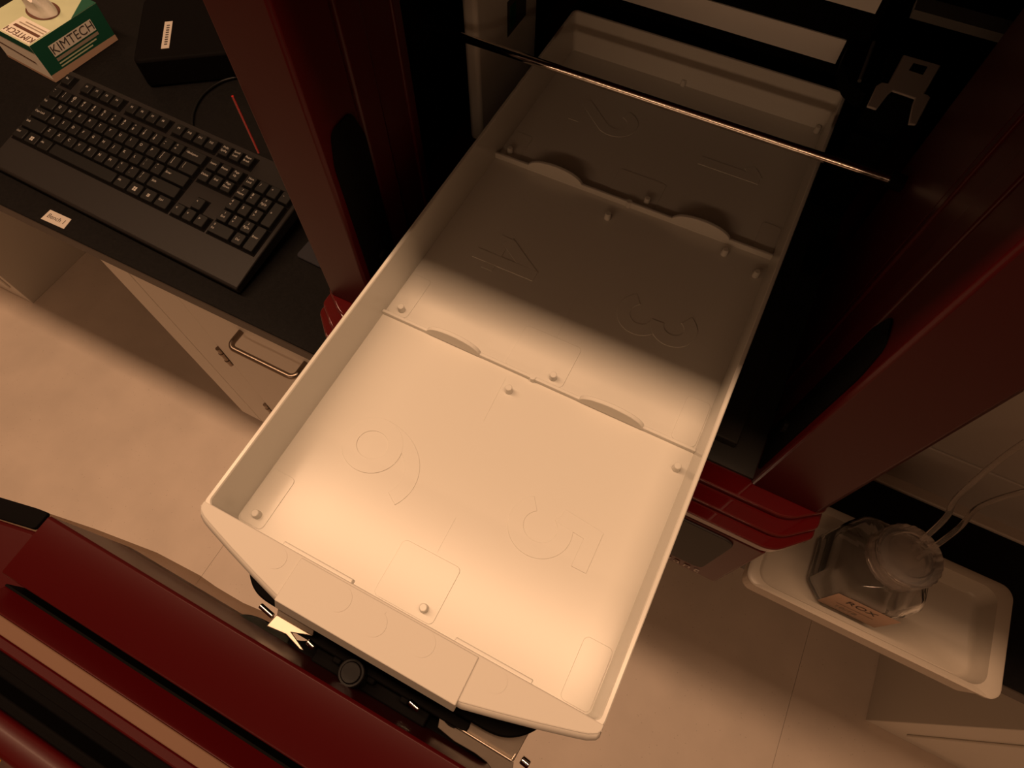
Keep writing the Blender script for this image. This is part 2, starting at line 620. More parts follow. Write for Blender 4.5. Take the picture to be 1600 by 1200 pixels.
# polished guide rod between the posts
bm = bmesh.new()
rod(bm, (XL + 0.003, 0.4175, 1.0735), (0.0935, 0.4175, 1.0735), 0.0034, 24)
link('guide_rod', bm, 'chrome', inst)
bm = bmesh.new()
rod(bm, (0.0925, 0.4175, 1.0735), (IR + 0.0017, 0.4175, 1.0735), 0.006, 24)
link('rod_socket', bm, 'black', inst)
# white panel on the left inner wall, with its sticker
bm = bmesh.new()
box(bm, -0.276, -0.2616, 0.450, 0.576, ZT + 0.003, 1.305)
pan_ = link('inner_panel', bm, 'white_part', inst, bevel=0.004, segs=3)
pan_['label'] = 'white panel on the left inner wall'
bm = bmesh.new()
box(bm, -0.2618, -0.2612, 0.508, 0.548, 1.018, 1.052)
box(bm, -0.2614, -0.2609, 0.513, 0.525, 1.023, 1.045, 1)
st = link('sticker', bm, 'green', pan_, mats=['ink', 'green'], smooth=0)
# white crossbars behind the tray
bm = bmesh.new()
extrude_yz(bm, [(0.6085, 1.40 - 0.378), (0.616, 1.40 - 0.3597), (0.6178, 1.40 - 0.3597), (0.6178, 1.40 - 0.378)], -0.23, 0.032)
link('crossbar', bm, 'white_part', inst)
bm = bmesh.new()
extrude_yz(bm, [(0.6085, 1.40 - 0.3275), (0.6165, 1.40 - 0.30), (0.6178, 1.40 - 0.30), (0.6178, 1.40 - 0.3275)], -0.23, 0.0425)
link('crossbar', bm, 'white_part', inst)
bm = bmesh.new()
extrude_yz(bm, [(0.575, ZT + 0.003), (0.575, 1.000), (0.618, 1.004), (0.618, 1.12), (0.66, 1.12), (0.66, ZT + 0.003)], -0.235, 0.05)
link('rear_frame', bm, 'black', inst, bevel=0.002)
bm = bmesh.new()
prism(bm, rcorner([(0.046, 0.545), (0.062, 0.535), (0.066, 0.60), (0.034, 0.60), (0.034, 0.566)], 0.003), 1.036, 1.05)
box(bm, 0.05, 0.066, 0.575, 0.62, 0.936, 1.04)
link('tray_catch', bm, 'black', inst, bevel=0.001)
bm = bmesh.new()
rod(bm, (0.053, 0.548, 1.052), (0.053, 0.605, 1.052), 0.0016)
link('catch_spring', bm, 'grey_dark', inst)
# forked grey bracket on a black carrier
fz = 1.07
pix = [(1355, 165), (1370, 170), (1388, 147), (1395, 141), (1430, 153), (1426, 163), (1420, 193), (1432, 194), (1455, 152), (1450, 148), (1445, 146), (1471, 102), (1412, 85), (1388, 130), (1378, 128), (1370, 133)]
bm = bmesh.new()
prism(bm, [at(px, py, fz)[:2] for px, py in pix], fz - 0.002, fz)
# slot through the bracket: dark insert seated in the plate
fork = link('fork_bracket', bm, 'grey_part', inst, bevel=0.0008)
fork['label'] = 'light grey forked bracket'
bm = bmesh.new()
prism(bm, [at(px, py, fz)[:2] for px, py in ((1427, 99), (1449, 105), (1442, 117), (1420, 110))], fz - 0.0022, fz + 0.0003)
link('bracket_slot', bm, 'black', fork)
bm = bmesh.new()
box(bm, 0.066, 0.099, 0.516, 0.58, ZT + 0.003, fz - 0.0022)
link('bracket_carrier', bm, 'black', inst, bevel=0.002)
bm = bmesh.new()
box(bm, 0.058, 0.104, 0.512, 0.53, 1.40 - 0.272, 1.40 - 0.266)
box(bm, 0.104, 0.15, 0.512, 0.53, 1.40 - 0.272, 1.40 - 0.266)
link('slide_bar', bm, 'grey_dark', inst)
bm = bmesh.new()
rod(bm, (0.089, 0.447, ZT + 0.003), (0.089, 0.447, ZT + 0.020), 0.011)
link('deck_knob', bm, 'black', inst, bevel=0.002)
bm = bmesh.new()
box(bm, 0.0565, 0.080, 0.24, 0.53, ZT + 0.003, ZT + 0.012)
link('deck_rail', bm, 'deck', inst, bevel=0.001)

# drawer: black carriage that carries the white tray, front panel, latch brackets
bm = bmesh.new()
# bed with rounded front ends, right under the tray
front = [(-0.205, 0.02), (-0.185, -0.012), (-0.176, -0.0195), (-0.166, -0.0225), (0.0005, -0.0225), (0.0105, -0.0195), (0.020, -0.012), (0.040, 0.02)]
prism(bm, rcorner([(-0.205, 0.52)] + front + [(0.040, 0.52)], 0.008), 0.975, 0.9872)
drawer = link('drawer', bm, 'black', inst, bevel=0.0012)
bm = bmesh.new()
prism(bm, rcorner([(-0.150, 0.05), (-0.150, -0.030), (-0.014, -0.030), (-0.014, 0.05)], 0.004), 0.952, 0.975)
box(bm, -0.125, -0.04, -0.040, -0.028, 0.948, 0.962)
for x in (-0.11, -0.085, -0.06):
    box(bm, x, x + 0.006, -0.0335, -0.029, 0.956, 0.972)
box(bm, -0.19, -0.175, 0.03, 0.5, 0.9365, 0.975)
box(bm, 0.012, 0.027, 0.03, 0.5, 0.9365, 0.975)
link('drawer_beam', bm, 'black', drawer, bevel=0.001)
bm = bmesh.new()
prism(bm, rcorner([(-0.196, -0.045), (-0.186, -0.036), (-0.165, -0.0345), (-0.145, -0.037), (-0.130, -0.026), (-0.004, -0.026), (0.006, -0.040), (0.010, -0.10), (-0.196, -0.10)], 0.010), 0.9385, 0.945)
link('lower_plate', bm, 'black', drawer, bevel=0.001)
bm = bmesh.new()
rod(bm, (-0.0925, -0.0325, 0.955), (-0.0925, -0.0325, 0.983), 0.0085, 28)
rod(bm, (-0.0925, -0.0325, 0.983), (-0.0925, -0.0325, 0.9845), 0.0065, 28)
link('catch_knob', bm, 'black_gloss', drawer, bevel=0.001)
# left latch bracket (bent sheet with a V notch) and its pins
bz = 0.980
bm = bmesh.new()
A = [(-0.1575, -0.0165), (-0.1290, -0.0165), (-0.1265, -0.0260), (-0.1545, -0.0260)]
prism(bm, A, bz - 0.0015, bz)
for v in bm.verts:
    v.co.z += (v.co.y + 0.026) * 0.30
B = [(-0.1545, -0.0260), (-0.1265, -0.0260), (-0.1395, -0.0305), (-0.1265, -0.0355), (-0.1290, -0.0362), (-0.1420, -0.0330), (-0.1560, -0.0345)]
n0 = len(bm.verts)
prism(bm, B, bz - 0.0015, bz)
bm.verts.ensure_lookup_table()
for v in bm.verts[n0:]:
    v.co.z -= (v.co.y + 0.026) * 0.04
link('latch_bracket', bm, 'steel', drawer, bevel=0.0005)
for (a, b, r) in (((-0.1675, -0.0262, 0.9795), (-0.1560, -0.0280, 0.9795), 0.0018), ((-0.1275, -0.0300, 0.9800), (-0.1215, -0.0312, 0.9800), 0.0020),
                  ((-0.0530, -0.0300, 0.979), (-0.0455, -0.0312, 0.979), 0.0019), ((0.0210, -0.0262, 0.978), (0.0265, -0.0270, 0.978), 0.0024)):
    bm = bmesh.new()
    rod(bm, a, b, r, 16)
    link('latch_pin', bm, 'chrome', drawer, bevel=0.0006)
# right bracket: long steel angle
bm = bmesh.new()
zb_ = 0.9735
def P2(*l): return [at(px, py, zb_)[:2] for px, py in l]
prism(bm, P2((687, 1119), (700, 1096), (829, 1133), (829, 1139), (803, 1189), (798, 1187)), zb_ - 0.0012, zb_)
for v in bm.verts:
    v.co.z += (v.co.y + 0.0277) * 0.28
link('latch_bracket', bm, 'steel', drawer, bevel=0.0004)
bm = bmesh.new()
lower = P2((687, 1119), (798, 1187), (803, 1189), (801, 1204), (768, 1204), (760, 1192), (742, 1178), (709, 1159), (683, 1137))
n0 = len(bm.verts)
prism(bm, lower, zb_ - 0.0012, zb_)
bm.verts.ensure_lookup_table()
for v in bm.verts[n0:]:
    v.co.z -= (-0.0277 - v.co.y) * 0.30
link('bracket_flange', bm, 'steel', drawer, bevel=0.0004)
a_, b_, c_ = at(687, 1119, zb_), at(799, 1188, zb_), at(829, 1139, zb_)
bm = bmesh.new()
rod(bm, a_ + Vector((0, 0, 0.0006)), b_ + Vector((0, 0, 0.0006)), 0.0008, 12)
rod(bm, b_, c_, 0.0006, 12)
link('bracket_edge', bm, 'steel', drawer)
bm = bmesh.new()
prism(bm, P2((695, 1128), (700, 1126), (707, 1130), (713, 1137), (709, 1138), (701, 1134)), zb_ - 0.0002, zb_ + 0.0006)
link('bracket_hole', bm, 'black', drawer)
# red front panel with its stepped handle section
Z1 = 1.023
sec = [(-0.0400, 0.930), (-0.0400, Z1 - 0.0015), (-0.0412, Z1), (-0.0770, Z1), (-0.0785, Z1 - 0.001), (-0.0787, 0.930)]
bm = bmesh.new()
extrude_yz(bm, sec, -0.2988, 0.135)
fp = link('front_panel', bm, 'red', drawer, bevel=0.0006)
bm = bmesh.new()
extrude_yz(bm, [(-0.0787, 0.93), (-0.0787, Z1 - 0.026), (-0.0836, Z1 - 0.026), (-0.0836, Z1 - 0.0105), (-0.0849, Z1 - 0.0105), (-0.0849, 0.93)], -0.2986, 0.135)
link('groove', bm, 'black', fp)  # black lining puts the gap's shade into its colour
bm = bmesh.new()
extrude_yz(bm, [(-0.0848, 0.93), (-0.0848, Z1 - 0.0115), (-0.0945, Z1), (-0.0955, Z1), (-0.0955, 0.93)], -0.2988, 0.135)
link('inner_fascia', bm, 'red', fp, bevel=0.0006)
bm = bmesh.new()
extrude_yz(bm, [(-0.0955, 0.93), (-0.0955, Z1 + 0.0005), (-0.1030, Z1 + 0.001), (-0.1035, 0.93)], -0.2988, 0.135)
link('tan_strip', bm, 'strip', fp, bevel=0.0006)  # plain tan band in the handle section
bm = bmesh.new()
extrude_yz(bm, [(-0.1035, 0.93), (-0.1035, Z1 - 0.001), (-0.1085, Z1 + 0.001), (-0.1105, Z1 - 0.004), (-0.1105, 0.93)], -0.2988, 0.135)
link('handle_lip', bm, 'red', fp, bevel=0.0008)
bm = bmesh.new()
extrude_yz(bm, [(-0.1105, 0.93), (-0.1105, Z1 - 0.006), (-0.116, Z1 - 0.003), (-0.1175, Z1 - 0.018), (-0.124, Z1 - 0.018), (-0.1255, Z1 - 0.002), (-0.131, Z1 - 0.002), (-0.131, 0.93)], -0.2988, 0.135)
link('handle_grip', bm, 'black', fp, bevel=0.001)
bm = bmesh.new()
extrude_yz(bm, [(-0.131, 0.93), (-0.131, Z1 + 0.0), (-0.1362, Z1 + 0.003), (-0.145, Z1 + 0.003), (-0.155, Z1 - 0.01), (-0.155, 0.93)], -0.2988, 0.135)
link('handle_lip', bm, 'red', fp, bevel=0.0015)
bm = bmesh.new()
box(bm, -0.25, -0.2215, -0.1545, -0.1458, Z1 + 0.0028, Z1 + 0.0036)
link('sticker', bm, 'yellow', fp)  # small flat yellow patch on the outer lip
# dark lower end of the front panel and the smoked skirt beyond it
bm = bmesh.new()
skirt = [(-0.415, -0.058), (-0.366, -0.0480), (-0.320, -0.0400), (-0.270, -0.0330), (-0.232, -0.0315), (-0.216, -0.0325), (-0.193, -0.0325), (-0.170, -0.0300), (-0.150, -0.032), (-0.150, -0.080), (-0.415, -0.080)]
prism(bm, skirt, 0.9455, 0.9485)
sk = link('smoked_skirt', bm, 'smoked', fp, smooth=0)
bm = bmesh.new()
prism(bm, rcorner([(-0.415, -0.0575), (-0.366, -0.0475), (-0.356, -0.0462), (-0.356, -0.060), (-0.415, -0.072)], 0.003), 0.949, 0.953)
link('skirt_edge', bm, 'black', fp, bevel=0.0008)
bm = bmesh.new()
prism(bm, [(-0.415, -0.0725), (-0.353, -0.0605), (-0.30, -0.0605), (-0.30, -0.15), (-0.415, -0.15)], 0.946, 0.957)
link('lower_fascia', bm, 'red', fp, bevel=0.003, segs=3)

# ------------------------------------------------------------------ white tray
tr = thing('waste_tray', 'long ivory plastic tray with numbered floor lying in the pulled-out drawer', 'tray', (-0.083, 0.28, 0.9872))
X0, X1, Y0, Y1 = -0.2125, 0.0475, 0.0105, 0.5585
T = 0.0032
bm = bmesh.new()
rings = []
inner_top = rrect(X0, X1, Y0, Y1, 0.004)
inner_bot = rrect(X0 + 0.0012, X1 - 0.0012, Y0 + 0.001, Y1 - 0.001, 0.004)
outer_top = rrect(X0 - T, X1 + T, Y0 - 0.004, Y1 + T, 0.006)
outer_bot = rrect(X0 - T + 0.002, X1 + T - 0.002, Y0 - 0.004, Y1 + T - 0.002, 0.006)
def R3(pts, z): return [(p[0], p[1], z) for p in pts]
loft(bm, [R3(outer_bot, 0.9872), R3(outer_top, ZR - 0.0006), R3(rrect(X0 - T + 0.0006, X1 + T - 0.0006, Y0 - 0.0034, Y1 + T - 0.0006, 0.0055), ZR),
          R3(rrect(X0 - 0.0006, X1 + 0.0006, Y0 - 0.0006, Y1 + 0.0006, 0.0045), ZR), R3(inner_top, ZR - 0.0008), R3(inner_bot, ZF)])
link('shell', bm, 'tray', tr, smooth=30)
# flange across the front with the curved outline and raised centre tab
bm = bmesh.new()
fl = [(-0.2157, 0.0107), (-0.2155, 0.0072), (-0.2140, 0.0050), (-0.2095, 0.0027), (-0.2040, 0.0010), (-0.184, -0.0045), (-0.163, -0.0098), (-0.143, -0.0145),
      (-0.0220, -0.0145), (-0.002, -0.0098), (0.019, -0.0045), (0.039, 0.0010), (0.0445, 0.0027), (0.0490, 0.0050), (0.0505, 0.0072), (0.0507, 0.0107)]
def lower_outline(pts, dy):
    return [(p[0] + (0.0012 if p[0] > -0.0825 else -0.0012) * (0 if p[1] > 0.009 else 1), p[1] - (0 if p[1] > 0.009 else dy)) for p in pts]
loft(bm, [R3(lower_outline(fl, 0.0030), ZR - 0.0090), R3(lower_outline(fl, 0.0030), ZR - 0.0070), R3(fl, ZR - 0.0006), R3(fl, ZR + 0.0002)])
flange = link('front_flange', bm, 'tray_matte', tr, bevel=0.0008, segs=3)
bm = bmesh.new()
tb = [(-0.1420, 0.0095), (-0.1420, -0.0172), (-0.0236, -0.0172), (-0.0236, 0.0095)]
tb2 = [(-0.1420, 0.0095), (-0.1420, -0.0205), (-0.0236, -0.0205), (-0.0236, 0.0095)]
loft(bm, [R3(tb2, ZR - 0.0088), R3(tb2, ZR - 0.0065), R3(tb, ZR + 0.0002), R3(tb, ZR + 0.0012)])
tab = link('finger_tab', bm, 'tray_matte', flange, bevel=0.0006)
for (px, py, r) in ((432, 872, 0.0068), (530, 935, 0.0080), (585, 974, 0.0078), (660, 1005, 0.0080), (775, 1064, 0.0068)):
    on_tab = 440 < px < 745
    z = ZR + (0.0012 if on_tab else 0.0002)
    q = at(px, py, z)
    bm = bmesh.new()
    rod(bm, (q.x, q.y, z - 0.0002), (q.x, q.y, z + 0.00022), r * 0.92, 40)
    link('ejector_mark', bm, 'tray_matte', flange)
q = at(580, 985, ZR)
bm = bmesh.new()
prism(bm, rcorner([at(p[0], p[1], ZR + .0012)[:2] for p in ((572, 990), (600, 953), (604, 956), (576, 993))], 0.0004), ZR + 0.0010, ZR + 0.00135)
link('ejector_mark', bm, 'tray_matte', flange)
for (a, b) in ((-0.1575, -0.1085), (-0.0400, 0.0080)):
    bm = bmesh.new()
    box(bm, a, b, 0.0085, 0.0130, ZR - 0.007, ZR - 0.0012)
    link('snap_lip', bm, 'tray', tr, bevel=0.0006)
# dividers with their half-round tabs
def half_tab(bm, xa, xb, y, h, t, z):
    pts = []
    cx, hw = (xa + xb) / 2, (xb - xa) / 2
    for k in range(17):
        a = math.pi * k / 16
        pts.append((cx + hw * math.cos(a) * (1.0), z + h * math.sin(a) ** 0.85 if 0 < k < 16 else z))
    extrude_xz(bm, pts, y, y + t)
for (yd, h, tabs, notch) in ((0.1945, 0.0042, ((-0.1715, -0.1245), (-0.0430, 0.0075)), (828, 597)), (0.3855, 0.0055, ((-0.1790, -0.1250), (-0.0425, 0.0100)), (978, 325))):
    bm = bmesh.new()
    box(bm, X0 + 0.001, X1 - 0.001, yd, yd + 0.0026, ZF - 0.0002, ZF + h)
    dv = link('divider', bm, 'tray', tr, bevel=0.0005)
    for (a, b) in tabs:
        bm = bmesh.new()
        half_tab(bm, a, b, yd - 0.0002, 0.0125, 0.0032, ZF + h * 0.4)
        link('divider_tab', bm, 'tray', dv, bevel=0.0005)
    q = at(notch[0], notch[1], ZF + h)
    bm = bmesh.new()
    rod(bm, (q.x, yd + 0.0012, ZF), (q.x, yd + 0.0012, ZF + h + 0.0008), 0.0024, 20)
    link('divider_stud', bm, 'tray', dv)
# pegs on the floor
for (px, py) in ((403, 805), (663, 951), (795, 611), (1056, 732), (628, 485), (864, 591), (949, 341), (1180, 431), (1131, 397), (797, 239), (1010, 317), (1067, 133), (1275, 206)):
    q = at(px, py, ZF)
    bm = bmesh.new()
    rod(bm, (q.x, q.y, ZF - 0.0002), (q.x, q.y, ZF + 0.0062), 0.0030, 24, 0.0025)
    link('peg', bm, 'tray', tr, bevel=0.0005)
# slightly raised pads at the corners and front of each compartment
EPS = 0.00045
pads = [
    (-0.105 - 0.027, -0.105 + 0.027, 0.0125, 0.064), (X0 + 0.002, -0.181, 0.0125, 0.064), (0.014, X1 - 0.002, 0.0125, 0.064),
    (-0.110, -0.056, 0.198, 0.247), (X0 + 0.002, -0.186, 0.198, 0.247), (0.016, X1 - 0.002, 0.198, 0.247),
    (-0.110, -0.056, 0.389, 0.436), (X0 + 0.002, -0.186, 0.389, 0.436), (0.016, X1 - 0.002, 0.389, 0.436)]
def plan_of(px, py):
    q = at(px, py, ZF)
    return q.x, q.y
p0 = plan_of(632, 842); p1 = plan_of(722, 888)
pads[0] = (p0[0], p1[0], 0.0125, (p0[1] + p1[1]) / 2)
p2 = plan_of(463, 750); pads[1] = (X0 + 0.002, p2[0], 0.0125, p2[1])
p2 = plan_of(915, 992); pads[2] = (p2[0], X1 - 0.002, 0.0125, p2[1])
p0 = plan_of(823, 508); p1 = plan_of(910, 545); pads[3] = (p0[0], p1[0], 0.1985, (p0[1] + p1[1]) / 2)
p2 = plan_of(675, 440); pads[4] = (X0 + 0.002, p2[0], 0.1985, p2[1])
p2 = plan_of(1075, 617); pads[5] = (p2[0], X1 - 0.002, 0.1985, p2[1])
p0 = plan_of(970, 262); p1 = plan_of(1042, 290); pads[6] = (p0[0], p1[0], 0.3895, (p0[1] + p1[1]) / 2)
p2 = plan_of(834, 215); pads[7] = (X0 + 0.002, p2[0], 0.3895, p2[1])
p2 = plan_of(1192, 346); pads[8] = (p2[0], X1 - 0.002, 0.3895, p2[1])
for (a, b, c0, d0) in pads:
    bm = bmesh.new()
    prism(bm, rrect(a, b, c0, d0, 0.0035), ZF - 0.0002, ZF + EPS)
    link('raised_pad', bm, 'tray', tr, bevel=0.00025)
# moulded compartment numbers: read from the left side of the tray
def arc(cx, cy, rx, ry, a0, a1, n=28):
    return [(cx + rx * math.cos(math.radians(a0 + (a1 - a0) * k / n)), cy + ry * math.sin(math.radians(a0 + (a1 - a0) * k / n))) for k in range(n + 1)]
DIGITS = {
    '6': [arc(0, -0.17, 0.30, 0.30, 0, 360, 44), arc(0.26, -0.17, 0.56, 0.66, 180, 62)],
    '5': [[(0.27, 0.46), (-0.20, 0.46), (-0.25, 0.02)], arc(0, -0.15, 0.30, 0.30, 145, -145, 40)],
    '4': [[(0.14, -0.5), (0.14, 0.5)], [(0.14, 0.46), (-0.30, -0.16)], [(-0.36, -0.20), (0.36, -0.20)]],
    '3': [arc(0, 0.235, 0.24, 0.235, 150, -90), arc(0, -0.25, 0.28, 0.25, 90, -150)],
    '2': [arc(0, 0.22, 0.27, 0.27, 165, -35) + [(-0.24, -0.44)], [(-0.30, -0.46), (0.31, -0.46)]],
    '1': [[(0.02, 0.5), (0.02, -0.5)], [(-0.22, 0.27), (0.02, 0.46)]],
}
def ribbon(bm, pts, w, z0, z1, closed=False):
    P = [Vector((p[0], p[1], 0)) for p in pts]
    n = len(P)
    if closed:
        P = P[:-1]
        n -= 1
    L, R_ = [], []
    for i in range(n):
        a = P[i - 1] if (i > 0 or closed) else P[i]
        b = P[(i + 1) % n] if (i < n - 1 or closed) else P[i]
        d1 = (P[i] - a).normalized() if (P[i] - a).length > 1e-9 else (b - P[i]).normalized()
        d2 = (b - P[i]).normalized() if (b - P[i]).length > 1e-9 else d1
        t = (d1 + d2).normalized()
        nr = Vector((-t.y, t.x, 0))
        k = w / 2 / max(0.35, nr.dot(Vector((-d1.y, d1.x, 0))))
        L.append(P[i] + nr * k)
        R_.append(P[i] - nr * k)
    v = [[bm.verts.new((p.x, p.y, z)) for p in row_] for row_, z in ((L, z0), (R_, z0), (L, z1), (R_, z1))]
    m = n if closed else n - 1
    for i in range(m):
        j = (i + 1) % n
        bm.faces.new((v[2][i], v[2][j], v[3][j], v[3][i]))
        bm.faces.new((v[0][i], v[1][i], v[1][j], v[0][j]))
        bm.faces.new((v[0][i], v[0][j], v[2][j], v[2][i]))
        bm.faces.new((v[1][i], v[3][i], v[3][j], v[1][j]))
    if not closed:
        for i in (0, n - 1):
            bm.faces.new((v[0][i], v[2][i], v[3][i], v[1][i]))
for (s, px, py) in (('6', 600, 704), ('5', 862, 832), ('4', 795, 403), ('3', 1028, 502), ('2', 945, 185), ('1', 1140, 265)):
    q = at(px, py, ZF)
    bm = bmesh.new()
    for lift, st_ in enumerate(DIGITS[s]):
        closed = (Vector(st_[0]) - Vector(st_[-1])).length < 1e-6
        ribbon(bm, [(p[0] * 0.052, p[1] * 0.056) for p in st_], 0.0105, -0.0002 - 0.00002 * lift, 0.0005 - 0.00008 * lift, closed)
    bmesh.ops.transform(bm, matrix=frame((q.x, q.y, ZF), (0, -1, 0), (1, 0, 0)), verts=bm.verts[:])
    link('moulded_number', bm, 'tray', tr, smooth=0, bevel=0.0002)
# faint mould seam lines
for (a, b) in (((755, 658), (790, 590)), ((683, 862), (712, 808)), ((905, 455), (868, 530))):
    pa, pb = at(*a, ZF), at(*b, ZF)
    bm = bmesh.new()
    d = (pb - pa).normalized()
    n = Vector((-d.y, d.x, 0)) * 0.0003
    prism(bm, [(pa - n)[:2], (pa + n)[:2], (pb + n)[:2], (pb - n)[:2]], ZF - 0.0001, ZF + 0.0002)
    link('mould_line', bm, 'tray', tr, smooth=0)

# ------------------------------------------------------------------ keyboard
kb = thing('keyboard', 'black full-size computer keyboard lying on the worktop', 'keyboard')
kb.location = (-0.9328, 0.3705, 0.8021)
kb.rotation_euler = (0.1563, 0, -0.0331)
U = 0.01905
KM = Matrix.Translation(kb.location) @ kb.rotation_euler.to_matrix().to_4x4()
def kb_link(name, bm, m, mats=None, bevel=0.0, smooth=35, parent=None):
    bmesh.ops.transform(bm, matrix=KM, verts=bm.verts[:])
    return link(name, bm, m, parent or kb, bevel=bevel, mats=mats, smooth=smooth)
PZ = -0.0075
bm = bmesh.new()
# shell with sunken key wells
extr = [(-6.0 * U, -0.0185), (-6.0 * U, PZ - 0.0015), (-5.9 * U, PZ + 0.0008), (-3.72 * U, PZ + 0.0020), (3.15 * U, PZ + 0.0020), (3.3 * U, PZ), (3.3 * U, -0.024)]
extrude_yz(bm, extr, -0.25 * U, 22.85 * U)
kb_link('shell', bm, 'kb', bevel=0.0015)
for (a, b, c0, d0) in ((-0.05, 15.05, -3.55, 1.55), (15.2, 18.3, 0.45 - 1.0, 1.55), (15.2, 18.3, -3.55, -2.45), (16.2, 17.3, -2.55, -1.45), (18.45, 22.55, -3.55, 1.55),
                       (-0.05, 1.05, 1.8, 2.9), (1.95, 6.05, 1.8, 2.9), (6.45, 10.55, 1.8, 2.9), (10.95, 15.05, 1.8, 2.9), (15.2, 18.3, 1.8, 2.9)):
    bm = bmesh.new()
    box(bm, a * U, b * U, c0 * U, d0 * U, PZ + 0.0005, PZ + 0.0024)
    kb_link('key_well', bm, 'black')
for x in (1.5, 21):
    bm = bmesh.new()
    box(bm, x * U - 0.008, x * U + 0.008, 2.6 * U, 3.0 * U, -0.0305, -0.0215)
    kb_link('flip_foot', bm, 'black')

keys = []
def row(y, x, items, h=1.0):
    for it in items:
        if isinstance(it, (int, float)):
            x += it
            continue
        s, wd = it if isinstance(it, tuple) else (it, 1)
        keys.append((s, x, y, wd, h))
        x += wd
row(2.35, 0, ['Esc', 1, 'F1', 'F2', 'F3', 'F4', .5, 'F5', 'F6', 'F7', 'F8', .5, 'F9', 'F10', 'F11', 'F12', .25, 'PrtSc\nSysRq', 'Scroll\nLock', 'Pause\nBreak'])
row(1, 0, ['~\n`', '!\n1', '@\n2', '#\n3', '$\n4', '%\n5', '^\n6', '&\n7', '*\n8', '(\n9', ')\n0', '_\n-', '+\n=', ('<Backspace', 2), .25, 'Insert', 'Home', 'Page\nUp', .25, 'Num\nLock', '/', '*', '-'])
row(0, 0, [('Tab', 1.5), *'QWERTYUIOP', '{\n[', '}\n]', ('|\n\\', 1.5), .25, 'Delete', 'End', 'Page\nDown', .25, '7\nHome', '8\n^', '9\nPgUp'])
row(-1, 0, [('Caps Lock', 1.75), *'ASDFGHJKL', ':\n;', '"\n\'', ('Enter', 2.25), 3.5, '4\n<', '5', '6\n>'])
row(-2, 0, [('Shift', 2.25), *'ZXCVBNM', '<\n,', '>\n.', '?\n/', ('Shift', 2.75), 1.25, '^', 1.25, '1\nEnd', '2\nv', '3\nPgDn'])
row(-3, 0, [('Ctrl', 1.25), ('#win', 1.25), ('Alt', 1.25), ('', 6.25), ('Alt', 1.25), ('#win', 1.25), ('#menu', 1.25), ('Ctrl', 1.25), .25, '<', 'v', '>', .25, ('0\nIns', 2), '.\nDel'])
keys.append(('+', 21.5, -0.5, 1, 2.0))
keys.append(('Enter', 21.5, -2.5, 1, 2.0))
def key_mesh(bm, s, x, y, wd, h):
    cx, cy = (x + wd / 2) * U, y * U
    hx, hy = wd * U / 2, h * U / 2
    b = rrect(cx - hx + 0.0006, cx + hx - 0.0006, cy - hy + 0.0006, cy + hy - 0.0006, 0.0015, 3)
    m_ = rrect(cx - hx + 0.0022, cx + hx - 0.0022, cy - hy + 0.0020, cy + hy - 0.0012, 0.0018, 3)
    t = rrect(cx - hx + 0.0028, cx + hx - 0.0028, cy - hy + 0.0026, cy + hy - 0.0016, 0.0018, 3)
    loft(bm, [R3(b, PZ + 0.0024), R3(m_, -0.0006), R3(t, 0.0)])
    small = len(max(s.split('\n'), key=len)) > 1
    lx = cx - hx + 0.0065
    ly = cy + 0.0022
    if s == '#win':
        for dx in (-0.0016, 0.0016):
            for dy in (-0.0016, 0.0016):
                ps = [(cx + dx + a * 0.0013, cy + dy + c_ * 0.0013, 0.00015) for a, c_ in ((-1, -1), (1, -1), (1, 1), (-1, 1))]
                bm.faces.new([bm.verts.new(p) for p in ps]).material_index = 1
        return
    if s == '#menu':
        for dy in (-0.0016, 0, 0.0016):
            ps = [(cx + a * 0.0022, cy + dy + c_ * 0.0005, 0.00015) for a, c_ in ((-1, -1), (1, -1), (1, 1), (-1, 1))]
            bm.faces.new([bm.verts.new(p) for p in ps]).material_index = 1
        return
    if not s:
        return
    lines = s.split('\n')
    size = 0.0054 if not small else 0.0042
    for k, ln in enumerate(lines):
        wid = size * 0.55 * len(ln)
        ox = max(lx, cx - hx + 0.0034 + wid / 2) if small else lx
        if wd <= 1 and small:
            ox = cx - 0.0006
        oy = ly + (0.0 if len(lines) == 1 else (0.0024 - 0.0054 * k))
        add_text(bm, ln, size, Matrix.Translation((ox, oy, 0.00015)), mi=1)
rest = bmesh.new()
REST = {('-', 21.5), ('*', 20.5), ('~\n`', 0), ('!\n1', 1)}
for (s, x, y, wd, h) in keys:
    if (s, x) in REST and y == 1:
        key_mesh(rest, s, x, y, wd, h)
        continue
    bm = bmesh.new()
    key_mesh(bm, s, x, y, wd, h)
    kb_link('key', bm, 'key', mats=['key', 'legend'], smooth=25)
k_ = kb_link('key', rest, 'key', mats=['key', 'legend'], smooth=25)
k_['kind'] = 'stuff'

# ------------------------------------------------------------------ small things on the worktop
q = [at(79, 328, ZB), at(112, 343, ZB), at(100, 358, ZB), at(64, 342, ZB)]
bm = bmesh.new()
prism(bm, [p[:2] for p in reversed(q)], ZB + 0.0001, ZB + 0.0005)
cen = sum(q, Vector()) / 4
add_text(bm, 'Bench 1', 0.0095, frame((cen.x, cen.y, ZB + 0.0007), q[1] - q[0], q[0] - q[3]), mi=1)
tag(link('bench_label', bm, 'paper', mats=['paper', 'ink'], smooth=0), 'small white printed label stuck near the worktop edge below the keyboard', 'label')

